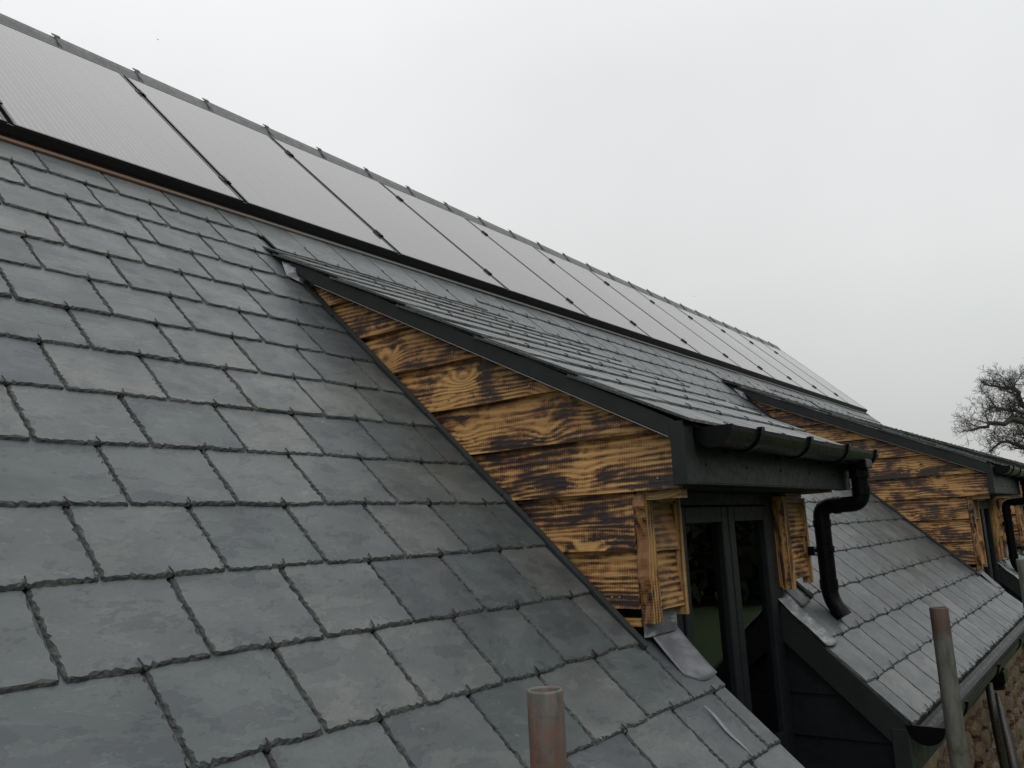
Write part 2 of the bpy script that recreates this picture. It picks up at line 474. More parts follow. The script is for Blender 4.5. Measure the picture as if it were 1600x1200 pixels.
# roof deck (what shows through the gaps)
dk = MB()
def slab(u0, u1, v0, v1, n0=-0.19, n1=-0.028):
    P = [rp(u0, v0, n0), rp(u1, v0, n0), rp(u1, v1, n0), rp(u0, v1, n0), rp(u0, v0, n1), rp(u1, v0, n1), rp(u1, v1, n1), rp(u0, v1, n1)]
    dk.add(P, [(3,2,1,0),(4,5,6,7),(0,1,5,4),(1,2,6,5),(2,3,7,6),(3,0,4,7)])
a = X0
for d in DORMERS:
    slab(a, d['x'] + 0.01, d['vl'], 1.5)
    slab(a, d['r0'] - 0.01, V0 + 0.02, d['vl'])
    a = d['x1'] - 0.01
    d['_'] = 0
slab(DORMERS[2]['x1'] - 0.01, X1 - .01, DORMERS[2]['vl'], 1.5)
slab(DORMERS[2]['r1'] + .01, X1 - .01, V0 + .02, DORMERS[2]['vl'])
slab(X0, X1 - .01, 1.5, 3.68)
# deck pieces that start at the right side of each recess
for d, e in zip(DORMERS[:2], DORMERS[1:]):
    slab(d['r1'] + 0.01, d['x1'] + 0.02, V0 + 0.021, d['vl'] - 0.001, -.188, -.029)
roof = dk.build('roof', M_DARK, house)

# rear slope and ridge line
RV = 3.70
ridge = rp(0, RV, 0.0)
b_ = MB()
yr_, zr_ = ridge.y, ridge.z
b_.add([(X0, yr_ + .02, zr_ - .03), (X1, yr_ + .02, zr_ - .03), (X1, yr_ + 4.2, zr_ - 4.0), (X0, yr_ + 4.2, zr_ - 4.0),
        (X0, yr_ + .02, zr_ - .13), (X1, yr_ + .02, zr_ - .13), (X1, yr_ + 4.1, zr_ - 4.1), (X0, yr_ + 4.1, zr_ - 4.1)],
       [(0,1,2,3),(7,6,5,4),(1,0,4,5),(2,1,5,6),(3,2,6,7),(0,3,7,4)])
b_.build('rear_slope', M_SLATE, house)

# ---- slates
def slate_verts(wd, ln, rnd, step, cutl=False, cutr=False, th=0.0075, tilt=True):
    """local x 0..wd, y = up the slope (tail at 0), z out of the roof. returns V, F, M"""
    path = []                                  # clockwise from head left, down the side, along the tail, up
    def inset():
        return rnd.choice((0.0025, 0.004, 0.0055, 0.008)) + rnd.uniform(-0.001, 0.002)
    ns = max(3, int(ln / step)); nt_ = max(4, int(wd / step))
    for i in range(ns + 1):
        y = ln * (1 - i / ns)
        if i == ns: continue
        path.append((0, y, 'l'))
    crn = rnd.uniform(0.002, 0.006)
    for i in range(nt_ + 1):
        path.append((wd * i / nt_, 0, 't'))
    for i in range(1, ns + 1):
        path.append((wd, ln * i / ns, 'r'))
    r0 = []; r1 = []; r2 = []
    wob = [rnd.uniform(0, 6.28) for _ in range(4)]
    for x, y, s in path:
        jx = rnd.uniform(-0.0009, 0.0009); jy = rnd.uniform(-0.0012, 0.0012)
        if s == 't': jy += 0.0018 * math.sin(x * 25 + wob[0]) + 0.001 * math.sin(x * 61 + wob[1])
        cut = (s == 'l' and cutl) or (s == 'r' and cutr)
        a = inset() if not cut else 0.0005
        head = y > ln - 1e-6
        corner = s == 't' and (x < 1e-6 or x > wd - 1e-6)
        if cut: jx = 0
        ox, oy = x + jx, y + (0 if head else jy)
        if s == 'l': tx_, ty_ = ox + a, oy
        elif s == 'r': tx_, ty_ = ox - a, oy
        else:
            a *= 1.15
            tx_, ty_ = ox, oy + a
            if x < 1e-6: tx_ = ox + (0.0005 if cutl else crn + a * .6); ox += crn * (not cutl)
            if x > wd - 1e-6: tx_ = ox - (0.0005 if cutr else crn + a * .6); ox -= crn * (not cutr)
        r0.append((ox, oy, 0.0))
        k = rnd.uniform(0.25, 0.6)
        r1.append((ox + (tx_ - ox) * k, oy + (ty_ - oy) * k, th * rnd.uniform(0.35, 0.85)))
        r2.append((tx_, ty_, th))
    n = len(path)
    V = r0 + r1 + r2
    F = []; Mi = []
    for i in range(n - 1):
        F.append((i, i + 1, n + i + 1, n + i)); Mi.append(1)
        if rnd.random() < 0.5:
            F += [(n + i, n + i + 1, 2*n + i + 1), (n + i, 2*n + i + 1, 2*n + i)]
        else:
            F += [(n + i, n + i + 1, 2*n + i), (n + i + 1, 2*n + i + 1, 2*n + i)]
        Mi += [1, 1]
    F.append(tuple(range(2*n, 3*n))); Mi.append(0)
    return V, F, Mi

rnd = random.Random(4)
FULL = {}
def full_variants(step):
    if step not in FULL:
        FULL[step] = []
        for k in range(14 if step < 0.012 else 8):
            V, F, Mi = slate_verts(0.2465, 0.43, rnd, step)
            FULL[step].append((mesh('slate', V, F, [M_SLATE, M_EDGE], Mi), V, F, Mi))
    return FULL[step]

TILT = math.atan(0.0075 / 0.2)

def to_px(p):
    d = p - CAM
    f = d.dot(ax_f)
    if f < 0.1: return None
    return 800 + 1290.3 * d.dot(ax_r) / f, 600 - 1290.3 * d.dot(ax_u) / f, f

def lay_slates(parent, frame, courses, budget, hook_name='slate_hooks'):
    """frame: 4x4 matrix (x along, y up slope, z out). courses: list of (v, [(x0,x1)...], phase, extra lift, exposure)"""
    items = []
    for ci, (v, sp, phase, lift, expo) in enumerate(courses):
        for (a, b) in sp:
            k = math.floor((a - phase) / 0.25)
            x = phase + k * 0.25
            while x < b - 0.004:
                l, r = max(x, a), min(x + 0.25, b)
                if r - l > 0.03:
                    items.append((v, x, l, r, a, b, lift, expo))
                x += 0.25
    # ranking by how large they show
    ranked = []
    for it in items:
        v, x, l, r = it[:4]
        c = frame @ Vector(((l + r) / 2, v + 0.1, 0))
        q = to_px(c)
        if q and -60 < q[0] < 1660 and -60 < q[1] < 1260: key = q[2]
        else: key = 100 + (c - CAM).length
        ranked.append((key, it))
    ranked.sort(key=lambda z: z[0])
    stuff = MB(); hooks = MB()
    for rank, (key, (v, x, l, r, a, b, lift, expo)) in enumerate(ranked):
        dist = key if key < 100 else (key - 100) + 1
        step = 0.0075 if dist < 2.3 else 0.014 if dist < 3.8 else 0.03 if dist < 7 else 0.06
        fullw = abs((r - l) - 0.25) < 1e-4
        tw = rnd.uniform(-0.004, 0.004)
        dz = -0.0148 + rnd.uniform(0, 0.0016) + lift
        tl = TILT + rnd.uniform(-0.0025, 0.0030)
        tv = rnd.uniform(-0.002, 0.002)
        lm = Matrix.Translation((l + 0.00175, v + tv, dz + 0.0075)) @ Matrix.Rotation(tw, 4, 'Z') @ Matrix.Rotation(-tl, 4, 'X')
        if fullw:
            me, V, F, Mi = rnd.choice(full_variants(step))
        else:
            cl, cr = l > x + 1e-4, r < x + 0.25 - 1e-4
            V, F, Mi = slate_verts(r - l - 0.0035, 0.43, rnd, step, cl, cr)
            me = None
        mw = frame @ lm
        if rank < budget:
            if me is None: me = mesh('slate', V, F, [M_SLATE, M_EDGE], Mi)
            o = link('slate', me, parent)
            o.matrix_world = mw
        else:
            nn = len(stuff.V)
            stuff.V += [mw @ Vector(p) for p in V]
            stuff.F += [tuple(i + nn for i in f) for f in F]
            stuff.M += Mi
        # hook
        if dist < 11 and x + 0.125 < r - .01 and x + 0.125 > l + .01 and (frame is RF or x + .125 > a + .14):
            hx = x + 0.125 - l + rnd.uniform(-0.006, 0.006)
            lean = rnd.uniform(-0.006, 0.006)
            hk = 1.5 if (frame is RF and l > 2.4) else 1.0
            h = [(hx, 0.002, -0.006), (hx, -0.0035, -0.001), (hx, -0.004, 0.0085), (hx + lean * .4, 0.003, 0.0115), (hx + lean, 0.016 * hk, 0.0120 + .006 * (hk - 1))]
            rr = 0.0016 + 0.00014 * dist
            hooks.tube([mw @ Vector(p) for p in h], rr, 4 if dist > 3 else 6)
    if stuff.V:
        o = stuff.build('slates', [M_SLATE, M_EDGE], parent); o['kind'] = 'stuff'
    if hooks.V:
        o = hooks.build(hook_name, M_HOOK, parent); o['kind'] = 'stuff'

RF = Matrix(((1, 0, 0, 0), (0, CT, -ST, 0), (0, ST, CT, 0), (0, 0, 0, 1)))
courses = []
for i in range(-6, 11):
    v = i * 0.2 if i > -6 else -1.19
    # hooks of even courses sit at u = k*.25, odd courses at +.125
    phase = -0.125 if i % 2 == 0 else 0.0
    if i <= -2 and i % 2 == 0: phase = -0.125
    if i == 10: continue
    sp = spans(v)
    if i == 8:                      # course over each dormer head is packed up with a later tail
        res = []; a = X0
        for d in DORMERS:
            res.append((a, d['x'] - 0.0)); a = d['x1'] + 0.07
        res.append((a, X1))
        courses.append((v, res, phase, 0, .2))
        courses.append((1.675, [(d['x'] - 0.0, d['x1'] + 0.07) for d in DORMERS], phase, 0.007, .2))
    else:
        courses.append((v, sp, phase, 0, .2))
# half courses under the eaves tail
lay_slates(roof, RF, courses, 236)

# top edge: tray flashing strip, under the panels
f_ = MB()
def rbox(mb, u0, u1, v0, v1, n0, n1, m=0):
    P = [rp(u0, v0, n0), rp(u1, v0, n0), rp(u1, v1, n0), rp(u0, v1, n0), rp(u0, v0, n1), rp(u1, v0, n1), rp(u1, v1, n1), rp(u0, v1, n1)]
    mb.add(P, [(3,2,1,0),(4,5,6,7),(0,1,5,4),(1,2,6,5),(2,3,7,6),(3,0,4,7)], m)
PX0, PP = 0.417, 0.986
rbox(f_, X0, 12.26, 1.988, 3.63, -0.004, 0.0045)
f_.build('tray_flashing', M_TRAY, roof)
# slates right of the last panel up to the ridge
sideC = [(1.99 + 0.2 * k, [(12.262, X1)], (k % 2) * .125, 0, .2) for k in range(9)]
sd = MB()
for v, sp, ph, _, _ in sideC:
    V, F, Mi = slate_verts(0.105, 0.43, rnd, 0.03, True, False)
    mw = RF @ Matrix.Translation((12.263, v, -0.007)) @ Matrix.Rotation(-TILT, 4, 'X')
    link('slate', mesh('slate', V, F, [M_SLATE, M_EDGE], Mi), roof).matrix_world = mw

# ridge tiles with their fixing straps
k = 0; x = -1.15
while x < 12.2:
    r_ = MB(); x2 = min(x + 0.452, 12.28)
    up = 0.004 * (k % 2)
    def ridge_sec(xx, lift):
        return [rp(xx, 3.60, 0.026 + lift), rp(xx, 3.725, 0.058 + lift), rp(xx, 3.775, 0.064 + lift),
                rp(xx, 3.775, 0.03 + lift) + Vector((0, .05, -.01)), rp(xx, 3.70, 0.0) + Vector((0, .17, -.10)),
                rp(xx, 3.60, 0.014 + lift)]
    A, B = ridge_sec(x - 0.02, 0.008), ridge_sec(x2, 0)
    r_.add(A + B, [(0,1,2,3,4,5)[::-1], (6,7,8,9,10,11)] + [(i, (i+1) % 6, 6 + (i+1) % 6, 6 + i) for i in range(6)])
    o = r_.build('ridge_tile', M_RIDGE, roof, bevel=0.003)
    s_ = MB()
    s_.tube([rp(x - .012, 3.60, .036), rp(x - .012, 3.66, .056), rp(x - .02, 3.70, .060), rp(x - .012, 3.768, .074)], 0.0025, 5)
    P = [rp(x - .035, 3.762, .0715), rp(x + .008, 3.762, .0715), rp(x + .008, 3.784, .074), rp(x - .035, 3.784, .074)]
    Q = [p + Vector((0, 0, 0.004)) for p in P]
    s_.add(P + Q, [(3,2,1,0),(4,5,6,7),(0,1,5,4),(1,2,6,5),(2,3,7,6),(3,0,4,7)])
    s_.build('ridge_clip', M_HOOK, roof)
    x += 0.45; k += 1

# ------------------------------------------------------------------ solar panels
PW, PH, PN = 0.962, 1.585, 0.052
def panel_meshes():
    fr = MB()
    def lb(x0, x1, y0, y1, z0, z1): fr.box((x0, y0, z0), (x1, y1, z1))
    fw = 0.011
    lb(0, fw, 0, PH, -0.04, 0.0015); lb(PW - fw, PW, 0, PH, -0.04, 0.0015)
    lb(fw, PW - fw, 0, fw, -0.04, 0.0015); lb(fw, PW - fw, PH - fw, PH, -0.04, 0.0015)
    gl = MB(); gl.box((fw + .0005, fw + .0005, -0.006), (PW - fw - .0005, PH - fw - .0005, 0))
    sk = MB(); sk.box((-0.0115, -0.006, -0.052), (PW + 0.0115, -0.0005, -0.003))
    sk.box((-0.0115, -0.016, -0.0505), (PW + 0.0115, -0.0065, -0.043))
    cl = MB()
    cl.box((-0.035, -0.025, -0.002), (0.011, 0.025, 0.006)); cl.box((-0.019, -0.032, 0.0065), (-0.005, 0.032, 0.013))
    rl = MB(); rl.box((-0.022, 0.0, -0.047), (-0.002, PH, -0.022))
    return [mesh(n, m.V, m.F, mt) for n, m, mt in (('frame', fr, M_FRAME), ('glass', gl, M_PV), ('skirt', sk, M_FRAME), ('clamp', cl, M_FRAME), ('rail', rl, M_FRAME))]
PM = panel_meshes()
words = ['second', 'third', 'fourth', 'fifth', 'sixth', 'seventh', 'eighth', 'ninth', 'tenth', 'eleventh', 'twelfth', 'thirteenth', 'fourteenth']
for i in range(-2, 12):
    p = link('solar_panel', None)
    p.matrix_world = Matrix.Translation(rp(PX0 + i * PP + 0.012, 2.035, PN)) @ RF.to_3x3().to_4x4() @ Matrix.Rotation(R(rnd.uniform(-.12, .12)), 4, 'Y')
    for nme, me in zip(('frame', 'glass', 'skirt', 'rail'), (PM[0], PM[1], PM[2], PM[4])):
        link(nme, me, p)
    for y in (0.225, 1.30):
        link('clamp', PM[3], p, (0, y, 0))
    if i == -2: lab = 'dark solar panel off the near end of the row under the ridge'
    elif i == -1: lab = 'solar panel cut off by the left edge of the photo'
    elif i == 0: lab = 'largest solar panel, fine lines showing, at the upper left under the ridge'
    elif i == 11: lab = 'farthest solar panel at the roof end past the last ridge tile'
    else: lab = 'grey reflecting solar panel, %s whole one counted from the left of the row' % words[i - 1]
    tag(p, lab, 'solar panel', 'black framed solar panels in a row under the ridge')

# ------------------------------------------------------------------ dormers
def clip(poly, a, b, c):            # keep a*y + b*z <= c
    res = []
    for i in range(len(poly)):
        p, q = poly[i], poly[(i + 1) % len(poly)]
        fp, fq = a*p[0] + b*p[1] - c, a*q[0] + b*q[1] - c
        if fp <= 0: res.append(p)
        if fp * fq < 0:
            t = fp / (fp - fq); res.append((p[0] + (q[0]-p[0])*t, p[1] + (q[1]-p[1])*t))
    return res

BR = random.Random(11)
def board_obj(parent, poly, zb, zt, plane, sgn, mat, name='board', tb=0.028, tt=0.006):
    """poly in (s,z); plane 'x' -> s=y, outer face towards sgn*x ; 'y' -> s=x, outer face towards -y"""
    # wavy sawn bottom edge
    pts = []
    n = len(poly); ph = BR.uniform(0, 6); am = BR.uniform(.0005, .0018)
    for i in range(n):
        p, q = poly[i], poly[(i + 1) % n]
        pts.append(p)
        if abs(p[1] - zb) < 1e-5 and abs(q[1] - zb) < 1e-5:
            k = max(1, int(abs(q[0] - p[0]) / 0.05))
            for j in range(1, k):
                s = p[0] + (q[0] - p[0]) * j / k
                pts.append((s, zb + am * math.sin(s * 7 + ph) + BR.uniform(-.0006, .0006)))
    poly = pts; n = len(poly)
    def th(z):
        f = min(1, max(0, (z - zb) / (zt - zb))); return tb + (tt - tb) * f
    V = []
    for s, z in poly: V.append((s, z, th(z)))
    for s, z in poly: V.append((s, z, 0.0))
    if plane[0] == 'x': W = [(plane[1] + sgn * t, s, z) for s, z, t in V]
    else: W = [(s, plane[1] - t, z) for s, z, t in V]
    F = [tuple(range(n)), tuple(range(n, 2*n))[::-1]] + [(i, n + i, n + (i+1) % n, (i+1) % n) for i in range(n)]
    flip = (plane[0] == 'x' and sgn < 0) or (plane[0] == 'y')
    uo, vo = BR.uniform(0, 30), float(BR.randint(0, 30))
    if plane[0] == 'x': uv = lambda c: (c.y + uo, (c.z - zb) + abs(c.x - plane[1]) + vo)
    else: uv = lambda c: (c.x + uo, (c.z - zb) + abs(c.y - plane[1]) + vo)
    mi = [0, 1] + [1] * n
    me = mesh(name, W, F, [mat, M_WOODEDGE], mi, uv=uv)
    o = link(name, me, parent)
    return o

def nail(mb, x, y, z, d):
    mb.tube([(x, y, z), (x + d[0]*.003, y + d[1]*.003, z)], 0.0035, 6)

def make_dormer(d, idx):
    x0, x1, yt, yl, zl = d['x'], d['x1'], d['yt'], d['yl'], d['z']
    tp = math.tan(d['p'])
    zroof = lambda y: d['zr'] + tp * (y - d['yr'])        # verge top line
    near = idx == 0
    vd = d.get('vd', .054)
    # carcass: cheek walls and roof deck
    c = MB()
    ytop = (zroof(0)) / (TT - tp)
    ytop = d['vtop'] * CT
    for a, b in ((x0 + .002, x0 + .10), (x1 - .10, x1 - .002)):
        P = [(yt + .03, 0.02), (yt + .03, zroof(yt) - .06), (ytop - .12, zroof(ytop - .12) - .06), (0.02, 0.02 - .04)]
        c.prism_x([(yt + .03, 0.012), (0.0, 0.012), (ytop - .12, (ytop - .12) * TT - .02), (ytop - .12, zroof(ytop - .12) - .03), (yt + .03, zroof(yt + .03) - .03)], a, b)
    for a, b in ((x0 + .002, x0 + .18), (x1 - .26, x1 - .002)):
        c.prism_x([(yl + .004, zl + .02), (0.35, zl + .02), (0.35, 0.01), (yl + .004, 0.01)], a, b)
    # deck
    c.prism_x([(yt - .045, zroof(yt - .045) - .028), (yt - .045, zroof(yt - .045) - .008), (ytop + .0, zroof(ytop) - .008), (ytop, zroof(ytop) - .028)], x0 - .045, x1 + .10)
    # soffit
    c.box((x0 + .002, yt + .001, 0.011), (x1 - .002, yl + .15, 0.03))
    dorm = c.build('dormer', M_DARK, house)
    dorm['label'] = ['nearest dormer with knotty scorched boards', 'middle dormer on the roof beyond the downpipe', 'far dormer by the bare oak'][idx]
    # boards of the two cheeks
    ex = 0.1635
    nails = MB()
    for side, sgn, xc in ((0, -1, x0), (1, 1, x1)):
        zb0 = 0.006
        levels = [zb0 + ex * k for k in range(0, 7)]
        nlow = round((zb0 - zl) / ex)
        low = [zb0 - ex * (k + 1) for k in range(nlow)]
        for z in levels + low:
            yf = yt if z >= zb0 - 1e-6 else yl
            zt = z + ex + .012
            poly = [(yf, z), (3.0, z), (3.0, zt), (yf, zt)]
            poly = clip(poly, 1, -1 / TT, -0.0 + .012)          # stay in front of the roof: y <= z/tan + .012
            poly = clip(poly, -tp, 1, d['zr'] - tp * d['yr'] - .032)  # under the verge
            if len(poly) < 3: continue
            if max(p[0] for p in poly) - min(p[0] for p in poly) < .03: continue
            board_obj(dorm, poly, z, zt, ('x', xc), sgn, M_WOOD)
            if side == 0 and idx == 0:
                lo = max(p[0] for p in poly if abs(p[1] - z) < .002) if any(abs(p[1] - z) < .002 for p in poly) else yf
                hi0 = min(p[0] for p in poly if abs(p[1] - (z + .04)) < .05) if any(abs(p[1] - (z + .04)) < .05 for p in poly) else yf
                hi0 = max(hi0, (z + .05 - .155 + .045 - d['zr']) / tp + d['yr'] + .30 if z > .1 else hi0)
                for yy in (hi0 + .06, (hi0 + lo) / 2 + .03, lo - .12):
                    if hi0 < yy < lo: nail(nails, xc - .0255, yy, z + .032, (-1, 0))
    # short board end showing under the upper cheek
    e_ = MB(); e_.box((x0 - .004, yt + .004, -.020), (x0 + .036, yl - .005, 0.004))
    e_.build('bottom_trim', M_WOODEDGE, dorm, uv=lambda co: (co.y, co.z))
    cb = MB(); cb.box((x0 - .016, yl + .002, zl - .026), (x0 + .02, yl + .13, zl - .004))
    cb.build('foot_batten', M_WOOD2, dorm, uv=lambda co: (co.y, co.z))
    # verge boards
    for sx, xa, xb in ((0, x0 - .062, x0 - .034), (1, x1 + .085, x1 + .112)):
        vb = MB()
        yhi = ytop - .17
        n = 14; P = []
        for i in range(n + 1):
            y = (yt - .02) + (yhi - yt + .02) * i / n
            P.append((y, zroof(y) - .006 + .0015 * math.sin(i * 2.1)))
        Q = [(y, z - (vd if i < n - 0 else .03)) for i, (y, z) in enumerate(P)]
        vb.prism_x(P + Q[::-1], xa, xb)
        vo = vb.build('verge_board', M_GREYPNT, dorm, bevel=.002)
        if idx and sx == 0:
            cpz = MB()
            cpz.prism_x([(p_[0], p_[1] + .0005) for p_ in P] + [(p_[0], p_[1] + .010) for p_ in P[::-1]], xa - .004, xb + .03)
            cpz.build('verge_cap', M_LEAD, dorm)
        wl = MB()
        wl.prism_x([(yt, zroof(yt) - vd - .0085), (yt, zroof(yt) - vd - .0065), (yhi - .15, zroof(yhi - .15) - vd - .0065), (yhi - .15, zroof(yhi - .15) - vd - .0085)],
                   xa + .0005 if sx == 0 else xa, xb)
        wl.build('verge_edge_strip', M_WHITE, dorm)
        # soffit strip closing verge to the cheek
        so_ = MB()
        a_, b2_ = (xb, x0 + .002) if sx == 0 else (x1 - .002, xa)
        so_.prism_x([(yt, zroof(yt) - .048), (yt, zroof(yt) - .03), (yhi, zroof(yhi) - .03), (yhi, zroof(yhi) - .048)], a_, b2_)
        so_.build('verge_soffit', M_GREYPNT, dorm)
    # end box + fascia
    eb = MB(); eb.box((x0 - .063, yt - .0465, 0.012), (x0 - .0, yt - .004, zroof(yt - .03) - .004))
    eb.build('fascia_end', M_GREYPNT, dorm, bevel=.003)
    eb = MB(); eb.box((x1 + .045, yt - .055, 0.012), (x1 + .112, yt - .004, zroof(yt - .03) - .012))
    eb.build('fascia_end', M_GREYPNT, dorm, bevel=.003)
    fa = MB(); fa.box((x0 + .001, yt - .042, 0.018), (x1 + .044, yt - .018, zroof(yt - .03) - .03))
    fa.box((x0 + .001, yt - .046, 0.014), (x1 + .044, yt - .002, 0.0175))
    fasc = fa.build('fascia', M_GREYPNT, dorm, bevel=.002)
    nn = MB()
    for k in range(5):
        xx = x0 + .08 + k * .31
        nn.tube([(xx, yt - .042, .072), (xx, yt - .046, .072)], .0045, 8)
    nn.build('fascia_screws', M_HOOK, dorm)['kind'] = 'stuff'
    if nails.V: nails.build('nail_heads', plain('galvanised_nail', (.3, .3, .3), .4, .6), dorm)['kind'] = 'stuff'
    # slates of the dormer roof
    cp, sp_ = math.cos(d['p']), math.sin(d['p'])
    FR = Matrix(((1, 0, 0, 0), (0, cp, -sp_, d['yr']), (0, sp_, cp, d['zr'] + .018), (0, 0, 0, 1)))
    cs = []
    vmax = (ytop - d['yr']) / cp
    v = (yt - .075 - d['yr']) / cp; k = 0
    while v < vmax - .05:
        cs.append((v, [(x0 - .072, x1 + .135)], x0 + (.0 if k % 2 else .125) - .06, 0, .2))
        v += .2; k += 1
    lay_slates(dorm, FR, cs, 64 if idx == 0 else 0)
    # jamb panels either side of the window
    for side in (0, 1):
        if side == 0: a, b = x0 - .022, d['r0'] + .02
        else: a, b = d['r1'] - .0, x1 + .0
        yf = yl - .004
        m2 = M_WOOD2
        # corner post with waney edge
        t_ = MB()
        hh = 0.0 - zl; n = 22
        fx = a + .052
        th_ = .032
        left = []
        for i in range(n + 1):
            z = zl - .018 + (hh + .014) * i / n
            left.append((a + (BR.uniform(-.003, .003) + .006 * math.sin(i * .55 + idx * 2 + side) if 0 < i < n else 0) * (1 if side == 0 else .1) , z))
        V = []
        for (xx, z) in left:
            V += [(xx, yf + .0, z), (xx + BR.uniform(0, .005), yf - th_ * .55 + BR.uniform(-.004, .004), z), (xx + .010 + BR.uniform(-.0015, .002), yf - th_, z),
                  (fx + .012 * (1 - (z - zl) / hh), yf - th_, z), (fx + .012 * (1 - (z - zl) / hh), yf, z)]
        F = []; mi = []
        for i in range(n):
            for j in range(5):
                j2 = (j + 1) % 5
                F.append((i*5 + j, i*5 + j2, i*5 + 5 + j2, i*5 + 5 + j)); mi.append(1 if j in (0, 1) else 0)
        F += [(4, 3, 2, 1, 0), tuple(n*5 + j for j in range(5))]; mi += [0, 0]
        uo = BR.uniform(0, 20)
        me = mesh('corner_trim', V, F, [m2, M_WANEY if side == 0 else m2], mi, uv=lambda c: (c.z + uo, c.x + c.y + uo))
        link('corner_trim', me, dorm)
        # boards
        nb = round((0.006 - zl) / ex)
        for k in range(nb):
            z = 0.006 - ex * (k + 1) - .008
            zt = z + ex + .01
            if k == 0: zt -= .03
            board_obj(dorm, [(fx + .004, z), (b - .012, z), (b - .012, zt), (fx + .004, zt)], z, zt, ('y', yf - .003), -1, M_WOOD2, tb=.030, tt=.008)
        ed = MB(); ed.box((b - .0115, yf - .040, zl - .012), (b, yf + .0, -.012))
        ed.build('edge_batten', M_WOODEDGE, dorm, uv=lambda c: (c.z, c.y + c.x))
        tpb = MB(); tpb.box((fx + .004, yf - .030, -.030), (b - .012, yf - .002, .008))
        tpb.build('head_batten', M_WOOD2, dorm, uv=lambda c: (c.x + 3, c.z))
    # inner lining of the right reveal
    rv = MB(); rv.box((d['r1'] - .006, yl - .004, zl - .01), (d['r1'] - .0005, yl + .03, 0.0))
    rv.build('reveal_lining', M_WOOD2, dorm, uv=lambda c: (c.z + 7, c.y * 1.0))
    # lead soaker along the cheek foot
    v0_, v1_ = d['vl'] - .02, d['vtop'] - .12
    n = 10
    for s_, xe in ((-1, x0), (1, x1)):
        sk = MB()
        for i in range(n):
            va, vb_ = v0_ + (v1_ - v0_) * i / n, v0_ + (v1_ - v0_) * (i + 1) / n
            ja = .002 * math.sin(i * 3.7)
            xa, xb = (xe - .043 + ja, xe - .030) if s_ < 0 else (xe + .030, xe + .043)
            P = [rp(xa, va, -.003), rp(xb, va, -.003), rp(xb, vb_, -.003), rp(xa, vb_, -.003),
                 rp(xa, va, .009), rp(xb, va, .016), rp(xb, vb_, .016), rp(xa, vb_, .008)]
            sk.add(P, [(3,2,1,0),(4,5,6,7),(0,1,5,4),(1,2,6,5),(2,3,7,6),(3,0,4,7)])
        sk.build('step_flashing', M_GREYPNT, dorm)
    # bent lead corner at the top of the verge
    lt = MB()
    yh = ytop - .17
    va = yh / CT
    P = [rp(x0 - .10, va - .03, .004), rp(x0 - .005, va - .10, .004), rp(x0 + .02, va + .06, .03), rp(x0 - .06, va + .09, .012),
         rp(x0 - .055, va - .01, .045), rp(x0 - .03, va - .02, .05)]
    lt.add(P, [(0, 1, 5, 4), (0, 4, 3), (4, 5, 2, 3), (1, 2, 5)])
    lo_ = lt.build('lead_corner', M_LEAD, dorm)
    sm = lo_.modifiers.new('solid', 'SOLIDIFY'); sm.thickness = .003
    # upper triangular lead at foot of the top board
    return dorm

def sheet(fn, nu, nv, th=.003):
    V = [fn(i / nu, j / nv) for j in range(nv + 1) for i in range(nu + 1)]
    F = [(j*(nu+1) + i, j*(nu+1) + i + 1, (j+1)*(nu+1) + i + 1, (j+1)*(nu+1) + i) for j in range(nv) for i in range(nu)]
    return V, F

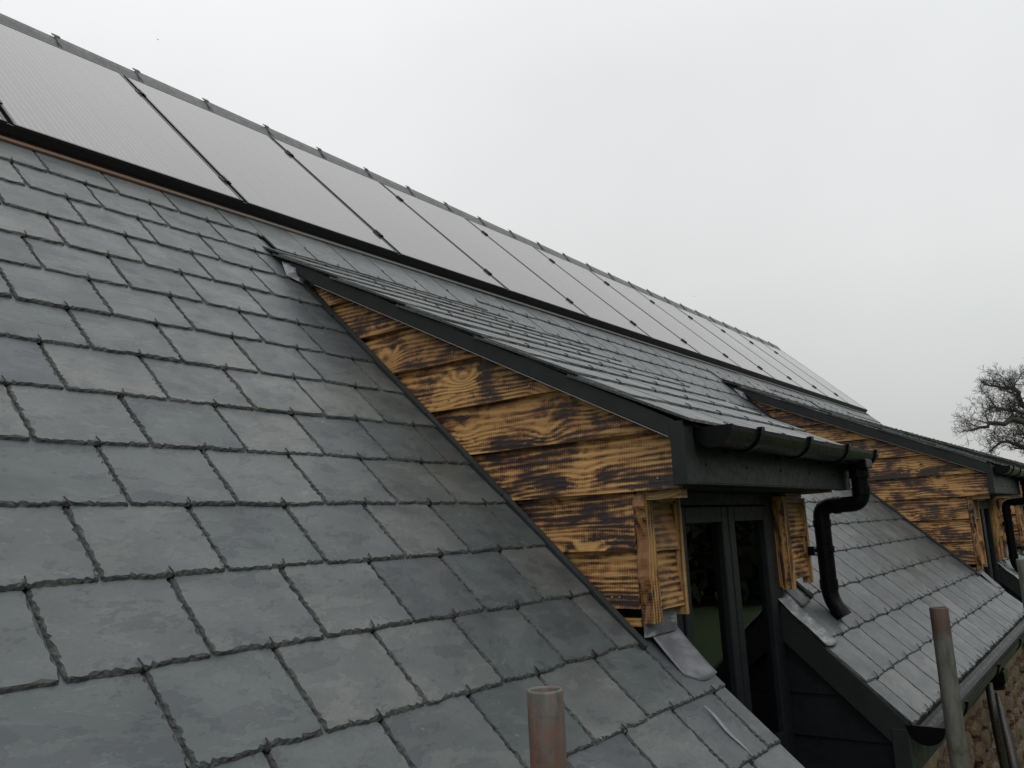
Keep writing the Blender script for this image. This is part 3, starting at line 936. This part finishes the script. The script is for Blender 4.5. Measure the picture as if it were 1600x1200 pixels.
def make_recess(d, idx):
    """window, dark cladding and lead details of the recess below a dormer"""
    x0, yl = d['x'], d['yl']
    r0, r1 = d['r0'], d['r1']
    yw = yl + .004
    zb = -.985
    # room behind
    rm = MB()
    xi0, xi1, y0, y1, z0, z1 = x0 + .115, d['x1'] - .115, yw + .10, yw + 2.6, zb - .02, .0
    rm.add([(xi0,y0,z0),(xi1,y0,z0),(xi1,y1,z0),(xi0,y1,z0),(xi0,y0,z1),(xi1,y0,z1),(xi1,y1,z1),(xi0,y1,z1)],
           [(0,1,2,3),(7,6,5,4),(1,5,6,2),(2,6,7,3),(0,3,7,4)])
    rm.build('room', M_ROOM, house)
    # window
    fr = MB()
    fo = .075
    zt = .01
    fr.box((r0 - .14, yw, zb), (r0 + fo, yw + .07, zt)); fr.box((r1 - fo, yw, zb), (r1 + .02, yw + .07, zt))
    fr.box((r0 + fo, yw, zt - .045), (r1 - fo, yw + .07, zt)); fr.box((r0 + fo, yw, zb), (r1 - fo, yw + .07, zb + .045))
    win = fr.build('window', M_GREYPNT2, house, bevel=.003)
    win['label'] = 'anthracite french window under the %s dormer' % ('nearest', 'middle', 'far')[idx]
    mid = (r0 + r1) / 2
    for a, b in ((r0 + fo + .003, mid - .004), (mid + .004, r1 - fo - .003)):
        s = MB(); st = .052; za, zc = zb + .048, zt - .048
        yy0, yy1 = yw - .008, yw + .055
        s.box((a, yy0, za), (a + st, yy1, zc)); s.box((b - st, yy0, za), (b, yy1, zc))
        s.box((a + st, yy0, zc - .055), (b - st, yy1, zc)); s.box((a + st, yy0, za), (b - st, yy1, za + .075))
        s.build('sash', M_GREYPNT2, win, bevel=.004)
        p = MB(); p.box((a + st + .001, yw + .014, za + .076), (b - st - .001, yw + .018, zc - .056))
        p.build('pane', M_GLASS, win)
        q = MB()
        for xx in (a + st + .012, b - st - .016): q.box((xx, yw + .024, za + .085), (xx + .004, yw + .03, zc - .066))
        q.box((a + st + .0165, yw + .024, za + .085), (b - st - .0165, yw + .03, za + .089))
        q.box((a + st + .0165, yw + .024, zc - .07), (b - st - .0165, yw + .03, zc - .066))
        q.build('spacer_bar', M_SPACER, win)
    # cladding of both recess sides
    for xs, sg in ((r1, -1), (r0, 1)):
        z = zb - .06; 
        while z < yl * TT + .0:
            ztp = z + .158
            poly = [(-.86, z), (yw - .001, z), (yw - .001, ztp), (-.86, ztp)]
            poly = clip(poly, -TT, 1, -.07)               # stay under the roof
            poly = clip(poly, -1, 0, .80)
            if len(poly) > 2:
                V = []; n = len(poly)
                for s_, zz in poly: V.append((xs + sg * (.018 - .010 * (zz - z) / .158), s_, zz))
                for s_, zz in poly: V.append((xs - sg * .0, s_, zz))
                link('cladding_board', mesh('cladding_board', V, [tuple(range(n)), tuple(range(n, 2*n))[::-1]] + [(i, n+i, n+(i+1) % n, (i+1) % n) for i in range(n)], M_CLAD), house)
            z += .152
        # backing wall
        bw = MB()
        a, b = (xs + .001, xs + .09) if sg < 0 else (xs - .09, xs - .001)
        bw.prism_x([(-.80, zb - .06), (.3, zb - .06), (.3, .3 * TT - .2), (-.80, -.80 * TT - .2)], a, b)
        bw.build('recess_wall', M_DARK, house)
    # floor of the recess
    fl = MB(); fl.box((r0, -.86, zb - .075), (r1, yw + .05, zb - .004))
    fl.build('window_ledge', M_CLAD, house, bevel=.006)
    # verge trim along the cut edges of the lower roof
    for xa, xb in ((r1 - .034, r1 - .004), (r0 - .012, r0 + .012)):
        vt = MB(); rbox(vt, xa, xb, V0 + .0, d['vl'] - .02, -.105, -.012)
        vt.build('lower_verge_board', M_GREYPNT, house, bevel=.002)
        eb = MB(); eb.box((xa - .002, -.842, -1.06), (xb + .004, -.782, -.835))
        eb.build('eaves_box_end', M_GREYPNT, house, bevel=.003)
    # lead apron on the near side
    vl = d['vl']
    def ap(s, t_):
        u = x0 + .030 + .172 * s
        v = vl + .03 - (.185 + .012 * math.sin(s * 3.0)) * t_ + .07 * max(0, .35 - s) * t_ * t_
        n = .0025 + .012 * (1 - t_) ** 2 + .0012 * math.sin(s * 7 + t_ * 4)
        return rp(u, v, n)
    V, F = sheet(ap, 10, 8)
    o = link('lead_apron', mesh('lead_apron', V, F, M_LEADD, smooth=True), house)
    sm = o.modifiers.new('solid', 'SOLIDIFY'); sm.thickness = .003; sm.offset = 1
    up_ = MB(); up_.box((x0 - .012, yl - .012, zl_ := d['z'] - .055), (r0 - .002, yl - .002, d['z'] + .03))
    up_.build('lead_upstand', M_LEAD, house)
    # lead saddle on the far side: runs down the cut edge of the lower roof
    def sd_(s, t_):
        u = r1 - .042 + .135 * s
        v = vl + .05 - .27 * t_ - .012 * math.sin(s * 2.8)
        n = .003 + .003 * (1 - s) + .0016 * math.sin(s * 6 + t_ * 11) + .006 * (1 - t_) ** 3
        return rp(u, v, n)
    V, F = sheet(sd_, 8, 12)
    o = link('lead_saddle', mesh('lead_saddle', V, F, M_LEAD, smooth=True), house)
    sm = o.modifiers.new('solid', 'SOLIDIFY'); sm.thickness = .003; sm.offset = 1
    V, F, Mi = slate_verts(.12, .10, rnd, .009)
    o = link('slate', mesh('slate', V, F, [M_SLATE, M_EDGE], Mi), roof)
    o.matrix_world = RF @ Matrix.Translation((r1 + .10, vl - .045, .006)) @ Matrix.Rotation(.05, 4, 'Z')

def half_round(mb, xa, xb, yc, zc, r, m=0, n=12, t=.003):
    V = []; 
    for x in (xa, xb):
        for rr in (r, r - t):
            for k in range(n + 1):
                a = math.pi + math.pi * k / n
                V.append((x, yc + rr * math.cos(a), zc + rr * math.sin(a)))
    q = n + 1
    F = []
    for k in range(n):
        F.append((k, k+1, 2*q + k + 1, 2*q + k))
        F.append((q + k, 3*q + k, 3*q + k + 1, q + k + 1))
        F.append((k, q + k, q + k + 1, k + 1)); F.append((2*q + k, 2*q + k + 1, 3*q + k + 1, 3*q + k))
    F += [(0, 2*q, 3*q, q), (n, q + n, 3*q + n, 2*q + n)]
    mb.add(V, F, m)

def end_cap(mb, x, dx, yc, zc, r, n=12):
    P = [(yc + r * math.cos(math.pi + math.pi * k / n), zc + r * math.sin(math.pi + math.pi * k / n)) for k in range(n + 1)]
    mb.prism_x(P, x, x + dx)

def make_gutter(xa, xb, yc, zc, r, brk, label, joint=None):
    g_ = MB(); half_round(g_, xa, xb, yc, zc, r)
    gt = g_.build('gutter', M_BLACKPL, house, smooth=False)
    gt['label'] = label
    for x, dx in ((xa - .006, .012), (xb - .006, .012)):
        e = MB(); end_cap(e, x, dx, yc, zc + .002, r + .003); e.build('stop_end', M_BLACKPL, gt)
    for x in brk:
        b = MB(); half_round(b, x - .013, x + .013, yc, zc + .001, r + .0065, t=.006)
        b.box((x - .013, yc - r - .008, zc - .003), (x + .013, yc - r + .006, zc + .008))
        b.box((x - .013, yc + r - .004, zc - .06), (x + .013, yc + r + .012, zc + .010))
        b.build('gutter_bracket', M_BLACKPL, gt)
    if joint:
        b = MB(); half_round(b, joint - .045, joint + .045, yc, zc + .001, r + .006, t=.005)
        b.box((joint - .045, yc - r - .008, zc - .003), (joint + .045, yc - r + .004, zc + .006))
        b.build('gutter_union', M_BLACKPL, gt)
    return gt

def bend(pts, rad=.05, n=6):
    pts = [Vector(p) for p in pts]; res = [pts[0]]
    for a, b, c in zip(pts, pts[1:], pts[2:]):
        r1_ = min(rad, (a - b).length * .49, (c - b).length * .49)
        p = b + (a - b).normalized() * r1_; q = b + (c - b).normalized() * r1_
        for i in range(n + 1):
            t = i / n
            res.append(p * (1 - t) ** 2 + b * 2 * t * (1 - t) + q * t * t)
    res.append(pts[-1]); return res

def make_downpipe(d, idx):
    dx = d['x'] - 1.40; dy = d['yt'] + .585
    X = 2.88 + dx
    yg = -.685 + dy; yw = -.512 + dy; zt = -.045
    yb = yw * TT - .015
    m = MB()
    gz = max(0, d['zr'] - .21)
    path = bend([(X, yg, .115 + gz), (X, yg, zt), (X, yw, zt - .002), (X, yw, yb + .075), (X - .0, yw - .042, yb + .002)], .05)
    m.tube(path, .0335, 18)
    dp = m.build('downpipe', M_BLACKPL, house, smooth=True)
    dp['label'] = 'black swan-neck downpipe of the %s dormer' % ('nearest', 'middle', 'far')[idx]
    mod = dp.modifiers.new('es', 'EDGE_SPLIT'); mod.split_angle = R(50)
    for p, q in (((X, yg, .02), (X, yg, -.01)), ((X, (yg + yw) / 2 + .03, zt - .002), (X, (yg + yw) / 2 + .005, zt - .002)),
                 ((X, yw, -.105), (X, yw, -.135)), ((X, yw, yb + .15), (X, yw, yb + .11))):
        c = MB(); c.tube([p, q], .0372, 18); c.build('pipe_collar', M_BLACKPL, dp)
    o_ = MB(); o_.box((X - .052, yg - .045, .095 + gz), (X + .052, yg + .045, .135 + gz)); o_.tube([(X, yg, .1 + gz), (X, yg, .055 + gz)], .040, 16)
    o_.build('gutter_outlet', M_BLACKPL, dp, bevel=.006)
    c = MB(); c.tube([(X, yw, -.215), (X, yw, -.24)], .0385, 18)
    c.box((X - .13, yw + .012, -.235), (X - .02, yw + .022, -.220)); c.box((X - .135, yw + .006, -.245), (X - .118, yw + .03, -.21))
    c.build('pipe_clip', M_BLACKPL, dp)
    # flared shoe lip
    a, b = path[-2], path[-1]; dr = (Vector(b) - Vector(path[-3])).normalized()
    s = MB(); s.tube([Vector(b) - dr * .03, Vector(b) - dr * .006, Vector(b) + dr * .004], [.0372, .0385, .040], 18)
    s.build('pipe_shoe', M_BLACKPL, dp)

for i, d in enumerate(DORMERS):
    make_dormer(d, i)
    make_recess(d, i)
    dy = d['yt'] + .585
    xa = d['x'] + .01; xb = d['x1'] + .21
    make_gutter(xa, xb, -.685 + dy, .168 + max(0, d['zr'] - .21), .056, [xa + .22, xa + .68, xa + 1.14, xb - .03],
                'black half round gutter of the %s dormer' % ('nearest', 'middle', 'far')[i])
    make_downpipe(d, i)

# main eaves gutters, one for each run of roof between the recesses
runs = [(X0, DORMERS[0]['r0'] + .02), (DORMERS[0]['r1'] - .03, DORMERS[1]['r0'] + .01), (DORMERS[1]['r1'] - .03, DORMERS[2]['r0'] + .01), (DORMERS[2]['r1'] - .03, X1 + .02)]
labs = ['black eaves gutter below the near slates', 'wet eaves gutter along the roof right of the nearest window', 'eaves gutter beyond the middle window', 'eaves gutter at the far end of the roof']
for (a, b), lb_ in zip(runs, labs):
    br = []; x = a + .45
    while x < b: br.append(x); x += .9
    gt = make_gutter(a, b, -.897, -.822, .060, br, lb_, joint=(a + 1.38) if b - a > 2 and a > 0 else None)
    fa = MB(); fa.box((a + .02, -.835, -1.0), (b - .02, -.812, -.84)); fa.build('eaves_fascia', M_GREYPNT, house)
    so_ = MB(); so_.box((a + .02, -.8115, -1.0), (b - .02, -.74, -.985)); so_.build('eaves_soffit', M_GREYPNT, house)
ob = MB(); ob.box((4.08, -.945, -.945), (4.20, -.85, -.885)); ob.tube([(4.14, -.895, -.94), (4.14, -.895, -.98)], .04, 14)
ob.build('gutter_outlet', M_BLACKPL, house, bevel=.005)

# ---- rubble wall below the eaves
wl = MB()
wl.box((X0, -.775, -3.6), (X1 - .05, -.45, -1.0601))
wl.box((X1 - .35, -.45, -3.6), (X1 - .05, 7.0, -1.06))
wl.box((X0, 6.7, -3.6), (X1 - .35, 7.0, -1.3))
wl.add([(X1 - .05, -.45, -1.06), (X1 - .05, 6.3, -1.06), (X1 - .05, yr_, zr_ - .3), (X1 - .35, -.45, -1.06), (X1 - .35, 6.3, -1.06), (X1 - .35, yr_, zr_ - .3)],
       [(0,1,2),(5,4,3),(0,2,5,3),(2,1,4,5),(1,0,3,4)])
wl.box((X0, -.45, -1.3), (X0 + .3, 6.3, -1.06))
wl.add([(X0, -.45, -1.06), (X0, 6.3, -1.06), (X0, yr_, zr_ - .3), (X0 + .3, -.45, -1.06), (X0 + .3, 6.3, -1.06), (X0 + .3, yr_, zr_ - .3)],
       [(2,1,0),(3,4,5),(3,5,2,0),(5,4,1,2),(4,3,0,1)])
wl.box((X0, -.45, -3.6), (X0 + .3, 6.7, -1.3))
wall = wl.build('stone_wall', M_MORTAR, house)
SR = random.Random(8)
def stone(cx, cz, w_, h_):
    n = 9; dpt = SR.uniform(.03, .055)
    rings = []
    ph = [SR.uniform(.82, 1.08) for _ in range(n)]
    for f, yy in ((1.0, 0.0), (.97, -dpt * .6), (.78, -dpt)):
        ring = []
        for k in range(n):
            a = 2 * math.pi * k / n
            ca, sa = math.cos(a), math.sin(a)
            q = 1 / max(abs(ca) ** 4 + abs(sa) ** 4, 1e-6) ** .25
            ring.append((cx + w_ / 2 * ca * q * f * ph[k], -.776 + yy + SR.uniform(-.004, .004), cz + h_ / 2 * sa * q * f * ph[k]))
        rings.append(ring)
    V = [p for r in rings for p in r] + [(cx, -.776 - dpt * 1.08, cz)]
    F = []
    for j in range(2):
        for k in range(n): F.append((j*n + k, (j+1)*n + k, (j+1)*n + (k+1) % n, j*n + (k+1) % n))
    for k in range(n): F.append((2*n + k, 3*n, 2*n + (k+1) % n))
    return V, F
z = -1.10
while z > -2.35:
    h_ = SR.uniform(.07, .15); x = 2.45 + SR.uniform(0, .1)
    while x < 6.6:
        w_ = SR.uniform(.10, .30)
        V, F = stone(x + w_ / 2, z - h_ / 2 + SR.uniform(-.008, .008), w_ * .95, h_ * .93)
        link('stone', mesh('stone', V, F, M_STONE), wall)
        x += w_
    z -= h_

# white scrape on a slate by the near window
s_ = MB(); P = []
for k in range(13):
    t = k / 12; P.append((1.388 + .004 * math.sin(t * 9), -.826 - .165 * t, (.0075 * math.sin(math.pi * min(1, t * 1.05 + .03)) ** .6 + .0005)))
V = [rp(x + w_, v, .0015 + .0) for x, v, w_ in P] + [rp(x - w_, v, .0015) for x, v, w_ in P]
F = [(k, k+1, 13 + k + 1, 13 + k) for k in range(12)]
o = link('chalk_scrape', mesh('chalk_scrape', V, F, plain('pale_scrape', (.22, .23, .24), .7, 0, 40, .35)), roof)

# ------------------------------------------------------------------ scaffold poles
def pole(x, y, ztop, zbot, mat, label, r=.02415, lean=(0, 0)):
    m = MB(); n = 28; h = zbot - ztop
    V = []; F = []
    prof = [(r, h), (r, -.35), (r, -.2), (r, -.1), (r, -.003), (r - .0012, 0), (r - .0035, 0), (r - .0045, -.003), (r - .0045, -.5)]
    for rr, zz in prof:
        for k in range(n):
            a = 2 * math.pi * k / n
            V.append((rr * math.cos(a) + lean[0] * zz, rr * math.sin(a) + lean[1] * zz, zz))
    for j in range(len(prof) - 1):
        for k in range(n): F.append((j*n + k, j*n + (k+1) % n, (j+1)*n + (k+1) % n, (j+1)*n + k))
    o = link('scaffold_pole', mesh('scaffold_pole', V, F, mat, smooth=True), None, (x, y, ztop))
    tag(o, label, 'scaffold pole', 'scaffold poles standing in front of the eaves')
    return o
pole(.190, -.935, -.297, -3.6, pole_mat('pole_red_paint', -.03), 'open scaffold pole flecked with red paint before the near slates')
pole(1.905, -1.10, -.360, -3.6, pole_mat('pole_rust_top', None, True), 'dark scaffold pole with rusty top before the gutter', r=.0245)
pole(3.75, -1.13, -.328, -3.6, pole_mat('pole_plain', None), 'pale scaffold pole cut by the right edge of the photo', r=.0241)

# dark wet stems / props by the stone wall
def wet_stick(pts, rs, label):
    m = MB(); m.tube(pts, rs, 8)
    o = m.build('wet_branch', plain('wet_wood', (.022, .019, .017), .3, 0, 30, .5, .5), smooth=True)
    tag(o, label, 'branch', 'dark branches against the stone wall')
wet_stick([(4.02, -.88, -.93), (4.03, -.885, -1.15), (4.07, -.89, -1.35), (4.02, -.90, -1.7), (4.0, -.9, -2.4), (4.0, -.9, -3.6)], [.018, .02, .019, .025, .03, .035],
          'straight dark wet branch hanging just below the gutter joint')
wet_stick([(4.33, -.86, -1.04), (4.25, -.88, -1.13), (4.20, -.90, -1.25), (4.10, -.93, -1.42), (4.05, -.93, -1.6), (4.08, -.94, -2.3), (4.0, -.98, -3.6)], [.012, .024, .030, .028, .036, .04, .05],
          'crooked dark wet branch with droplets before the stone wall')

# ------------------------------------------------------------------ the bare oak
TR = random.Random(21)
def at_px(x, y, D):
    r_ = ax_f + ax_r * ((x - 800) / 1290.3) - ax_u * ((y - 600) / 1290.3)
    return CAM + r_ * D
oak = link('oak_tree', None, None, at_px(1695, 775, 34).to_tuple())
base = at_px(1700, 775, 34); base.z = -3.6
oak.location = base
tag(oak, 'leafless spreading oak behind the far dormer at the right edge', 'tree')
tr = MB(); lim = MB(); cr = MB()
fork = at_px(1690, 705, 34) - base
def jag(a, b, n, amp):
    P = []
    for i in range(n + 1):
        t = i / n; p = a.lerp(b, t)
        if 0 < i < n: p = p + Vector((TR.uniform(-amp, amp), TR.uniform(-amp, amp), TR.uniform(-amp, amp)))
        P.append(p)
    return P
P = [Vector((0, 0, 0)), Vector((.02, 0, .35)), Vector((.05, .0, 1.2)), fork * .6, fork]
tr.tube(P, [.75, .5, .42, .38, .34], 14)
tr.build('trunk', M_BARK, oak, smooth=True)
def grow(p, d, ln, r, dep):
    n = 5 if dep > 0 else 3
    pts = [p]; rs = [r]; dd = d.normalized()
    for i in range(n):
        j = Vector((TR.gauss(0, 1), TR.gauss(0, 1), TR.gauss(0, 1))) * (.30 if dep < 3 else .24)
        dd = (dd + j + Vector((0, 0, .05))).normalized()
        pts.append(pts[-1] + dd * ln / n); rs.append(max(r * (1 - (i + 1) / n * .72), .0045))
        if dep > 0:
            for _ in range(1):
                s = Vector((TR.gauss(0, 1), TR.gauss(0, 1), TR.gauss(0, 1) + .15))
                s = (s - dd * s.dot(dd)).normalized()
                a = TR.uniform(.5, 1.15)
                grow(pts[-1], dd * math.cos(a) + s * math.sin(a), ln * TR.uniform(.45, .68), rs[-1] * .62, dep - 1)
    (lim if dep >= 3 else cr).tube(pts, rs, 3 if dep < 2 else 5, cap=False)
def limb(pxs, r0_, ln, D0=34):
    pts = [fork] + [at_px(x, y, D0 + dz) - base for x, y, dz in pxs]
    full = []
    for a, b in zip(pts, pts[1:]): full += jag(a, b, 3, .12)[:-1]
    full.append(pts[-1]); n = len(full)
    rs = [r0_ * .72 * (1 - .8 * i / (n - 1)) + .02 for i in range(n)]
    lim.tube(full, rs, 7)
    for i in range(2, n):
        t = i / n
        dd = (full[i] - full[i - 1]).normalized()
        for _ in range(2 if TR.random() < .35 else 1):
            s = Vector((TR.gauss(0, 1), TR.gauss(0, 1), TR.gauss(0, 1) + .4)); s = (s - dd * s.dot(dd)).normalized()
            a = TR.uniform(.5, 1.1)
            grow(full[i], dd * math.cos(a) + s * math.sin(a), ln * (1.1 - .55 * t) * TR.uniform(.8, 1.1), rs[i] * .36, 3)
    grow(full[-1], (full[-1] - full[-3]), ln * .55, rs[-1], 3)
limb([(1625, 672, -1), (1585, 655, -1.5), (1556, 661, -2), (1530, 668, -2)], .22, 1.25)
limb([(1625, 662, 0), (1596, 632, 0), (1583, 606, 0), (1556, 603, .5)], .24, 1.2)
limb([(1625, 690, 1.5), (1600, 700, 2), (1575, 690, 2), (1552, 700, 2)], .16, 1.1)
limb([(1690, 640, 1), (1650, 590, 1), (1620, 578, 1)], .22, 1.3)
limb([(1720, 640, 0), (1740, 570, 0), (1750, 520, 0)], .25, 1.9)
limb([(1760, 660, 1), (1820, 610, 1), (1860, 590, 2)], .24, 1.9)
limb([(1770, 690, -1), (1840, 670, -1), (1890, 660, -1)], .20, 1.9)
limb([(1640, 655, -1), (1570, 640, -1), (1545, 640, 0)], .13, 1.0)
lim.build('limbs', M_BARK, oak, smooth=True)
o = cr.build('twigs', M_BARK, oak); o['kind'] = 'stuff'

# ------------------------------------------------------------------ unseen wood across the yard, added to darken reflections in panes, fascia and gutters
WR = random.Random(5)
wd = MB(); clumps = []
for k in range(46):
    x = -34 + k * 2.3 + WR.uniform(-.8, .8); y = -20 - 5 * math.sin(k * .35) + WR.uniform(-2, 2); h_ = WR.uniform(6.5, 10.5)
    wd.tube([(x, y, -3.6), (x + .1, y, -3.6 + h_ * .7)], [.22, .08], 6)
    for _ in range(420):
        a = WR.uniform(0, 6.283); rr = 2.1 * math.sqrt(WR.random()); zz = WR.random()
        rr *= (1.15 - .75 * zz)
        clumps.append(Vector((x + rr * math.cos(a), y + rr * math.sin(a), -3.5 + h_ * (.02 + .98 * zz))))
wood_trunks = wd
lf = MB()
for c in clumps:
    a = Vector((WR.gauss(0, 1), WR.gauss(0, 1), WR.gauss(0, 1))).normalized(); b = a.cross(Vector((.3, .5, .8))).normalized()
    s_ = WR.uniform(.35, .65)
    n0 = len(lf.V)
    lf.V += [c - a * s_ - b * s_ * .5, c + a * s_ * .2 - b * s_ * .7, c + a * s_ + b * s_ * .3, c - a * s_ * .1 + b * s_ * .8]
    lf.F.append((n0, n0 + 1, n0 + 2, n0 + 3)); lf.M.append(1)
n0 = len(lf.V); lf.V += wd.V; lf.F += [tuple(i + n0 for i in f) for f in wd.F]; lf.M += [0] * len(wd.F)
o = lf.build('unseen_woodland', [M_BARK, plain('dark_foliage', (.035, .045, .018), .8, 0, .8, .4, 0)]); o['kind'] = 'stuff'

# ------------------------------------------------------------------ tiny far birds
def bird(x, y, D, span, label):
    c = at_px(x, y, D); m = MB()
    s = span
    V = [(0, -.28*s, 0), (.07*s, 0, .03*s), (0, .34*s, 0), (-.07*s, 0, .03*s), (0, 0, -.05*s), (.5*s, -.1*s, .16*s), (.28*s, .12*s, .1*s), (-.5*s, -.1*s, .16*s), (-.28*s, .12*s, .1*s)]
    F = [(0,1,4),(1,2,4),(2,3,4),(3,0,4),(0,3,1),(1,3,2),(1,5,6),(3,8,7),(1,6,2),(3,2,8)]
    m.add([Vector(v) + c for v in V], F)
    tag(m.build('bird', M_DARK), label, 'bird', 'birds far off in the sky')
bird(247, 62, 120, .42, 'tiny dark bird high in the sky at the upper left')
bird(1085, 463, 160, .42, 'tiny speck of a bird low over the far ridge')
